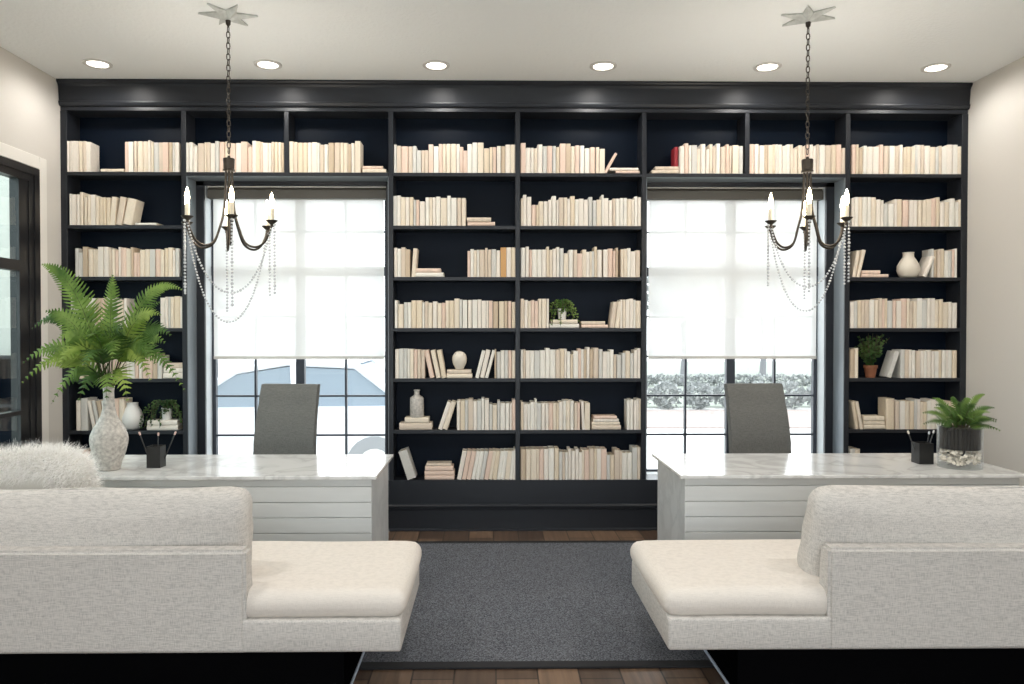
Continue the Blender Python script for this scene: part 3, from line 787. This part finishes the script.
def big_fern():
    vx, vy = -2.432, 4.44
    v = thing('floor_vase', 'tall crackled grey-white bottle vase holding a fern on the left desk', 'vase', (vx, vy, .7605))
    v.name = 'bottle_vase'
    pr = [(0, .0), (.058, .0), (.064, .006), (.078, .05), (.097, .10), (.109, .15), (.112, .178), (.108, .205), (.094, .238), (.070, .275), (.047, .315), (.036, .36), (.032, .41), (.031, .455), (.035, .485), (.031, .487), (.026, .46), (.026, .40), (0, .40)]
    obj('body', lathe(B(), [(r*.92, z) for r, z in pr], 40), M['crackle'], v, smooth=60)
    t = thing('fern', 'big green fern spray standing in the crackled bottle vase', 'plant', (vx, vy, 1.235))
    S_ = 1/171.
    # tip (px right of mouth, px above mouth), forward offset, arch, width
    F = [(-60, 122, -.05, 30, .085), (-48, 96, .1, 20, .08), (9, 112, -.05, 8, .075), (-6, 84, .1, 8, .07), (70, 98, .05, 44, .06), (60, 72, -.1, 30, .07), (-52, 76, -.1, 18, .09), (-76, 58, 0, 46, .075),
         (-75, 25, -.1, 34, .08), (-68, 6, -.18, 38, .075), (-45, -14, -.12, 30, .08), (-15, -12, -.17, 22, .085), (14, -9, -.19, 20, .09), (33, -12, -.17, 26, .085), (58, 24, -.15, 40, .09), (66, 52, -.05, 34, .09),
         (84, -2, -.12, 52, .06), (54, 8, -.16, 46, .08), (-30, 50, -.2, 24, .095), (30, 60, -.2, 20, .09), (5, 52, -.26, 20, .10), (-18, 66, .15, 16, .09), (42, 44, .2, 28, .09), (-40, 34, .2, 34, .09), (25, 30, -.25, 36, .095), (-26, 22, -.26, 36, .095),
         (44, 86, .1, 16, .06), (0, 20, -.28, 34, .09)]
    for i, (dx, dz, fy, arch, w) in enumerate(F):
        tip = Vector((dx*S_, fy, dz*S_+.0)); c = Vector((dx*S_*.40, fy*.4, max(dz*S_*.55, 0)+arch*S_*1.35+.06))
        frond(t, (dx*S_*.03, 0, -.03), c, tip, w*1.25, 18, (M['fern'], M['fern3'], M['fern'], M['fern4'])[i % 4], (dx*S_*.5, -.9, .55), i, .25, .22)

def small_fern():
    gx, gy = 2.568, 4.46
    v = thing('glass_vase', 'clear glass cylinder vase with pebbles and fern on the right desk', 'vase', (gx, gy, .7605))
    obj('glass_wall', lathe(B(), [(0, 0), (.118, 0), (.119, .004), (.119, .245), (.113, .245), (.113, .016), (0, .016)], 48), M['vglass'], v, smooth=60)
    rnd = random.Random(2); b = B()
    for k in range(150):
        r = .1*math.sqrt(rnd.random()) if k > 70 else .100; a = rnd.random()*6.283; s = rnd.uniform(.010, .016)
        m = Matrix.Translation((gx+r*math.cos(a), gy+r*math.sin(a), .7785+s*.6+rnd.random()*.075)) @ Matrix.Rotation(rnd.random()*3, 4, 'X') @ Matrix.Rotation(rnd.random()*3, 4, 'Z') @ Matrix.Diagonal((s*.8, s*.8, s*.55, 1))
        bmesh.ops.create_icosphere(b, subdivisions=2, radius=1, matrix=m)
    o = obj('pebbles', b, M['pebble'], None, smooth=180); stuff(o); tag(o, 'pale pebbles in the bottom of the glass cylinder vase', 'pebbles')
    t = thing('potted_fern', 'low green fern in a bark-wrapped pot inside the glass cylinder', 'plant', (gx, gy, .872))
    b = B()
    for k in range(30):
        a = 2*PI*k/30; r = .098; w = rnd.uniform(.009, .0125); h = rnd.uniform(.11, .128)
        tube(b, [(r*math.cos(a), r*math.sin(a), 0), (r*math.cos(a)*1.005, r*math.sin(a), h)], w, 6)
    obj('bark_pot', b, M['twig'], t, smooth=40)
    obj('soil', lathe(B(), [(0, .0), (.092, .0), (.092, .108), (0, .114)], 24), M['soil'], t)
    T = [(-52, 6, -.06), (-40, 16, .05), (-30, 26, 0), (-22, 32, .1), (-12, 30, -.08), (-4, 34, .05), (6, 28, -.1), (14, 33, .02), (22, 27, .1), (30, 38, 0), (34, 24, -.06), (38, 8, -.05), (26, 12, -.14), (12, 14, -.17), (-6, 12, -.18), (-20, 14, -.16), (-34, 6, -.14), (20, 20, -.12), (2, 22, .14), (-14, 20, .15),
         (-26, 18, -.1), (32, 0, -.13)]
    for i, (dx, dz, fy) in enumerate(T):
        sx = dx/205; sz = dz/190
        frond(t, (sx*.12, fy*.2, .11), (sx*.45, fy*.5, .13+sz*.7+.05), (sx, fy, .12+sz), .032, 17, M['fern'] if i % 2 else M['fern4'], (sx, -.8, .6), 50+i, .15, .3, gap=.0125)

def pen_cup(x, y, w, h, label, tips, side):
    t = thing('pen_cup', label, 'pen holder', (x, y, .7605))
    b = B(); e = .004
    box(b, -w, w, -w, w, 0, .006); box(b, -w, w, -w, -w+e, .006, h); box(b, -w, w, w-e, w, .006, h); box(b, -w, -w+e, -w+e, w-e, .006, h); box(b, w-e, w, -w+e, w-e, .006, h)
    obj('cup_wall', b, M['blackp'], t)
    for i, (dx, dz, m, lab) in enumerate(tips):
        p = thing('pen', lab, 'pen', (x+dx*.25, y+.01*i, .768)); top = Vector((dx*.75, .02, dz-.0075))
        b = B(); tube(b, [Vector((0, 0, 0)), top*.9], .0032, 8); obj('barrel', b, M['pen'], p, smooth=40)
        b = B(); tube(b, [top*.9, top*.96, top], [.0045, .0065, .004], 10); obj('cap', b, M[m], p, smooth=40)

def strand_plant(loc, label, strands, seed, pot, leaf, potname):
    t = thing('trailing_plant', label, 'plant', loc); rnd = random.Random(seed)
    obj(potname, lathe(B(), pot[0], 24), pot[1], t, smooth=60)
    top = pot[2]
    obj('soil', lathe(B(), [(0, top-.004), (pot[3], top-.006)], 16), M['soil'], t)
    for i, (pts, n, sz) in enumerate(strands):
        P = spline([(0, 0, top)]+list(pts), 6); b = B(); tube(b, P, .0018, 5, 1)
        for k in range(n):
            p = P[int((k+.5)/n*(len(P)-1))]; a = rnd.random()*6.28; d = Vector((math.cos(a), math.sin(a)*.7-.2, rnd.uniform(-.3, .5))).normalized(); w = d.cross(Vector((.1, -1, .3))).normalized()*sz*.42
            L = sz*rnd.uniform(.8, 1.3); v = [b.verts.new(q) for q in (p, p+d*L*.45+w, p+d*L, p+d*L*.45-w)]; b.faces.new(v)
        obj('vine', b, [leaf, M['stem']], t)

def ornaments():
    Y = 6.02
    t = thing('bulb_vase', 'cream round-bellied vase between books on the third far right shelf', 'vase', (3.115, Y, LV[3]+.0005))
    obj('body', lathe(B(), [(0, 0), (.05, 0), (.070, .02), (.085, .06), (.082, .095), (.062, .135), (.042, .165), (.040, .19), (.044, .203), (.038, .203), (.034, .18), (0, .17)], 32), M['creamc'], t, smooth=60)
    t = thing('bulb_vase', 'white round-bellied vase on the sixth shelf behind the left desk', 'vase', (-3.035, Y, LV[6]+.0005))
    obj('body', lathe(B(), [(0, 0), (.045, 0), (.066, .02), (.082, .065), (.080, .105), (.064, .150), (.044, .185), (.042, .205), (.046, .212), (.040, .212), (.036, .19), (0, .18)], 32), M['whitec'], t, smooth=60)
    t = thing('egg_ornament', 'speckled stone egg standing on two flat books, left middle bay', 'ornament', (-.458, Y-.01, LV[5]+.0685))
    pr = [(0, 0), (.030, .0), (.034, .006)]+[(.058*math.sin(a)*(1-.10*math.cos(a)*-1*-1), .072-.074*math.cos(a)+.0) for a in [PI*k/12 for k in range(3, 12)]]+[(0, .146)]
    obj('egg', lathe(B(), pr, 28), M['creamc'], t, smooth=60)
    t = thing('stone_bottle', 'grey-white bottle with narrow neck standing on two flat books', 'bottle', (-.795, Y-.01, LV[6]+.0985))
    obj('body', lathe(B(), [(0, 0), (.052, 0), (.055, .005), (.055, .14), (.050, .155), (.026, .170), (.021, .178), (.021, .205), (.025, .207), (.025, .215), (.016, .215), (.016, .19), (0, .19)], 28), M['crackle'], t, smooth=50)
    pot = [(0, 0), (.030, 0), (.036, .07), (.039, .085), (.034, .085), (.032, .07), (0, .07)]
    st = []
    rnd = random.Random(3)
    for k in range(15):
        a = rnd.uniform(-PI, .2) if k % 3 else rnd.random()*6.28; R = rnd.uniform(.06, .115); dr = rnd.choice((.02, .04, .07, .10))
        ca, sa = math.cos(a), min(.5, math.sin(a)); st.append((((ca*R*.5, sa*R*.35, .125+rnd.random()*.03), (ca*R, sa*R*.45, .09), (ca*R*1.1, sa*R*.5, .085-dr)), 22, .017))
    st.append((((.05, -.03, .14), (.10, -.04, .07), (.125, -.05, -.03)), 30, .018)); st.append((((-.03, -.04, .13), (-.07, -.06, .04), (-.085, -.065, -.05)), 26, .018)); st.append((((-.0, -.04, .12), (-.02, -.07, .03), (-.02, -.08, -.055)), 26, .018))
    strand_plant((.355, Y, LV[4]+.0685), 'green trailing plant in a small white pot on flat books, right middle bay', st, 8, (pot, M['whitec'], .08, .032), M['fern'], 'white_pot')
    st2 = [(tuple((x*1.15-.0, y, z*1.0) for x, y, z in pts), n, s) for pts, n, s in st]
    st2 += [(((-.06, -.03, .15), (-.14, -.04, .10), (-.17, -.05, .02), (-.185, -.06, -.07)), 40, .018), (((-.05, -.04, .14), (-.11, -.06, .06), (-.15, -.07, -.06)), 36, .018), (((-.05, -.02, .12), (-.10, -.03, .11), (-.15, -.04, .07)), 30, .018)]
    strand_plant((-2.765, Y, LV[6]+.0785), 'dark green trailing plant in a white pot on flat books behind left desk', st2, 9, ([(r*1.1, z*1.1) for r, z in pot], M['whitec'], .085, .034), M['fern2'], 'white_pot')
    tp = [(0, 0), (.036, 0), (.047, .075), (.053, .075), (.053, .098), (.046, .098), (.043, .08), (0, .08)]
    st3 = []
    for k in range(46):
        a = rnd.random()*6.28; R = rnd.uniform(.04, .16); ca, sa = math.cos(a), math.sin(a)*.35; h = rnd.uniform(.16, .31)-R*.35
        st3.append((((ca*R*.4, sa*R*.6, .09+h*.5), (ca*R, sa*R, .08+h)), 12, .026))
    strand_plant((2.818, Y, LV[5]+.0005), 'dark leafy plant in a terracotta pot on the fifth far right shelf', st3, 10, (tp, M['terra'], .09, .043), M['fern2'], 'terracotta_pot')

def reflection_books():  # added books, part of the stand-in for the door glass reflection
    Y = 7.3; rnd = random.Random(5)
    for i in range(5):
        o = bpy.data.objects.new('book', bpy.data.meshes['book']); COL.objects.link(o); x = -5.36+.05*i
        o.location = (x, Y, .871); o.scale = (.03, .13, .27-.01*(i % 2)); o.rotation_euler = (0, math.radians(10), 0); o.location.z += .004
        o.material_slots[0].link = 'OBJECT'; o.material_slots[0].material = BOOKM[6 if i % 2 else 3]
        tag(o, 'pale leaning book added for the door glass reflection, %s from left' % ORD[i], 'book', 'added books for the door glass reflection')

# ------------------------------------------------------------------ outside
def leaf_cloud(b, c, r, n, sz, rnd, mi=0):
    for _ in range(n):
        d = Vector((rnd.gauss(0, 1), rnd.gauss(0, 1), rnd.gauss(0, 1))).normalized()*rnd.uniform(.6, 1); p = Vector((c[0]+d.x*r[0], c[1]+d.y*r[1], c[2]+d.z*r[2]))
        a = Vector((rnd.gauss(0, 1), rnd.gauss(0, 1), rnd.gauss(0, 1))).normalized()*sz; e = a.cross(Vector((rnd.random(), rnd.random(), rnd.random()))).normalized()*sz*.6
        b.faces.new([b.verts.new(q) for q in (p-a, p+e, p+a, p-e)]).material_index = mi

def outside():
    G = -.55; rnd = random.Random(6)
    struct(obj('ground', sbox(-60, 60, -60, 80, G-.3, G), M['ground']))
    struct(obj('lawn', sbox(1.5, 24, 20.9, 52, G, G+.02), M['lawn']))
    struct(obj('planting_bed', sbox(1.5, 18, 16.4, 20.0, G, G+.03), M['mulch']))
    for i in range(7):
        b = B(); x = 3.75+i*.84; leaf_cloud(b, (0, 0, .38), (.44, .46, .38), 420, .07, rnd); obj0 = obj('shrub', b, M['hedge'], None, loc=(x, 20.5+.1*(i % 2), G))
        tag(obj0, 'rounded pale shrub outside the right window, %s of the bed counted from left' % ORD[i], 'shrub', 'shrubs outside the right window')
    b = B(); 
    for i in range(14): leaf_cloud(b, (i*.75, 0, .24), (.5, .3, .24), 150, .08, rnd)
    tag(obj('hedge', b, M['hedge'], None, loc=(4.2, 29, G)), 'long pale clipped hedge across the lawn beyond the right window', 'hedge')
    for i, (x, y, lab) in enumerate(((7.7, 31.0, 'slim tree with pale trunk beyond the right window'), (12.4, 35, 'bushy tree standing farther off beyond the right window'), (-7.5, 20, 'bushy tree behind the parked car beyond the left window'))):
        t = thing('tree', lab, 'tree', (x, y, G))
        b = B(); tube(b, [(0, 0, 0), (.05, 0, 1.2), (-.05, 0, 2.6), (.1, 0, 4)], [.16, .12, .10, .05], 10); obj('trunk', b, M['bark'], t, smooth=60)
        b = B(); 
        for k in range(5): leaf_cloud(b, (rnd.uniform(-1.2, 1.2), rnd.uniform(-1, 1), 3.2+rnd.random()*1.6), (1.1, 1, .9), 420, .12, rnd)
        obj('crown', b, M['hedge'], t)
    # parked car seen side on through the left window
    t = thing('car', 'white parked car with bluish windows outside the left window', 'car', (-3.3, 10.9, G)); t.scale = (1.13, 1.13, 1.13)
    body = [(-2.25, .28), (-2.28, .55), (-2.2, .78), (-1.55, .90), (-.85, .98), (1.55, 1.0), (2.1, .95), (2.25, .75), (2.25, .3)]
    def loft(prof, hw, inset=0):
        b = B(); rows = []
        for yy, k in ((-hw, .96), (-hw*.8, 1), (hw*.8, 1), (hw, .96)):
            rows.append([b.verts.new((x, yy, z*k+(1-k)*.3)) for x, z in prof])
        for a, c in zip(rows, rows[1:]):
            for i in range(len(prof)-1): b.faces.new((a[i], a[i+1], c[i+1], c[i]))
            b.faces.new((a[0], c[0], c[-1], a[-1]))
        b.faces.new(rows[0]); b.faces.new(rows[-1]); return b
    obj('body', loft(body, .88), M['carp'], t, smooth=35)
    cab = [(-.95, .96), (-.25, 1.40), (.35, 1.50), (1.15, 1.46), (1.75, 1.0)]
    obj('cabin', loft(cab, .72), M['carg'], t, smooth=35)
    b = B()
    for yy in (-.735, .735):
        tube(b, [(-.95, yy, .97), (-.25, yy*.96, 1.41), (.35, yy*.96, 1.51), (1.15, yy*.96, 1.47), (1.75, yy, 1.01)], .045, 8); tube(b, [(.45, yy, .98), (.42, yy*.96, 1.50)], .04, 8)
    box(b, -.2, 1.15, -.7, .7, 1.47, 1.53, bev=.02); obj('roof', b, M['carp'], t, smooth=40)
    for x in (-1.45, 1.4):
        for yy in (-.8, .8):
            b = B(); tube(b, [(x, yy-.1, .33), (x, yy+.1, .33)], .33, 24); w = obj('wheel', b, M['tyre'], t, smooth=40)
            b = B(); tube(b, [(x, yy-.11*1, .33), (x, yy+.11, .33)], .19, 16); obj('rim', b, M['alu'], w, smooth=40)

# ------------------------------------------------------------------ assemble
room(); windows(); door(); bookcase(); books(); ornaments(); reflection_books()
desk(-1, 'pale shiplap desk with marble top in front of the left window')
desk(1, 'pale shiplap desk with marble top in front of the right window')
office_chair(-1.735, 5.42, math.radians(-9), 'grey upholstered high-back office chair behind the left desk')
office_chair(1.785, 5.42, math.radians(7), 'grey upholstered high-back office chair behind the right desk')
sofa(-1, 'cream linen sofa with open chaise end, facing the left desk', .582)
sofa(1, 'cream linen sofa with open chaise end, facing the right desk', .517)
fluffy_pillow()
r = thing('area_rug', 'charcoal flecked area rug with black bound edge between the desks and sofas', 'rug', (0, 0, .0))
obj('rug_field', sbox(-1.75, 1.75, 3.56, 5.56, .001, .010), M['rug'], r)
b = B(); box(b, -1.80, 1.80, 3.495, 3.56, .001, .012, bev=.003); box(b, -1.80, 1.80, 5.56, 5.61, .001, .012, bev=.003); box(b, -1.80, -1.75, 3.56, 5.56, .001, .012); box(b, 1.75, 1.80, 3.56, 5.56, .001, .012)
obj('binding', b, M['rugb'], r)
big_fern(); small_fern()
pen_cup(-2.199, 4.53, .040, .125, 'black square pen cup beside the crackled vase on left desk',
        [(-.11, .205, 'pentip', 'black pen with pink cap leaning left in the left desk cup'), (.0, .20, 'pentip', 'black pen with pink cap standing upright in the left desk cup'), (.10, .205, 'pentip', 'black pen with pink cap leaning right in the left desk cup')], -1)
pen_cup(2.425, 4.60, .044, .125, 'black pen cup beside the glass cylinder vase on right desk',
        [(-.08, .195, 'creamc', 'black pen with round pale top in the right desk cup'), (.06, .19, 'pensil', 'short silver pen in the right desk cup'), (.095, .195, 'pensil', 'long silver pen beside the glass vase in the right desk cup')], 1)
LN = ['first', 'second', 'third', 'fourth', 'fifth', 'sixth']
for i, x in enumerate((-3.05, -1.825, -.608, .608, 1.81, 3.05)):
    recessed(x, 5.555, 'round recessed ceiling light above the bookcase, %s from left' % LN[i], 24)
for x, y, w in ((-2.4, 3.0, 'left'), (0, 3.0, 'middle'), (2.4, 3.0, 'right')):  # unseen cans added to brighten the sofa tops
    recessed(x, y-.6, 'added unseen recessed fill light above the sofas, %s of three' % w, 90)
chandelier(-1.812, 4.68, math.atan2(-4.68, 1.595)+.05, 'six-arm bronze candle chandelier with bead swags above the left desk', .274, 0)
chandelier(1.733, 4.66, math.atan2(-4.66, -1.95)+.05, 'six-arm bronze candle chandelier with bead swags above the right desk', .244, .065)
outside()

# ------------------------------------------------------------------ light, camera
W = bpy.data.worlds.new('sky'); S.world = W; W.use_nodes = True
n = W.node_tree.nodes; n.clear(); o = n.new('ShaderNodeOutputWorld'); bg = n.new('ShaderNodeBackground')
bg.inputs[0].default_value = (.90, .965, 1, 1); bg.inputs[1].default_value = 4.4
W.node_tree.links.new(bg.outputs[0], o.inputs[0])
def portal(name, loc, rot, sx, sy):
    l = bpy.data.lights.new(name, 'AREA'); l.shape = 'RECTANGLE'; l.size = sx; l.size_y = sy; l.cycles.is_portal = True
    p = bpy.data.objects.new(name, l); COL.objects.link(p); p.location = loc; p.rotation_euler = rot
portal('daylight_portal', (0, REAR-.2, 1.72), (PI/2, 0, 0), 4.7, 3.05)
for s in (-1, 1): portal('daylight_portal', (s*1.78, 6.42, 1.57), (-PI/2, 0, 0), 1.5, 2.4)

cam = bpy.data.cameras.new('camera'); co = bpy.data.objects.new('camera', cam); COL.objects.link(co)
co.location = (-.217, 0, 1.567); co.rotation_euler = (math.radians(90-.829), 0, math.radians(-.754))
cam.sensor_width = 36; cam.lens = 36*760/1024; cam.shift_x = 12/1024; cam.clip_start = .05
S.camera = co
vs = S.view_settings; vs.view_transform = 'Standard'; vs.look = 'None'; vs.gamma = 1; vs.use_curve_mapping = False; vs.exposure = .1
c = S.cycles; c.use_denoising = True; c.max_bounces = 10; c.diffuse_bounces = 5; c.transparent_max_bounces = 12; c.sample_clamp_indirect = 6
c.caustics_reflective = False; c.caustics_refractive = False
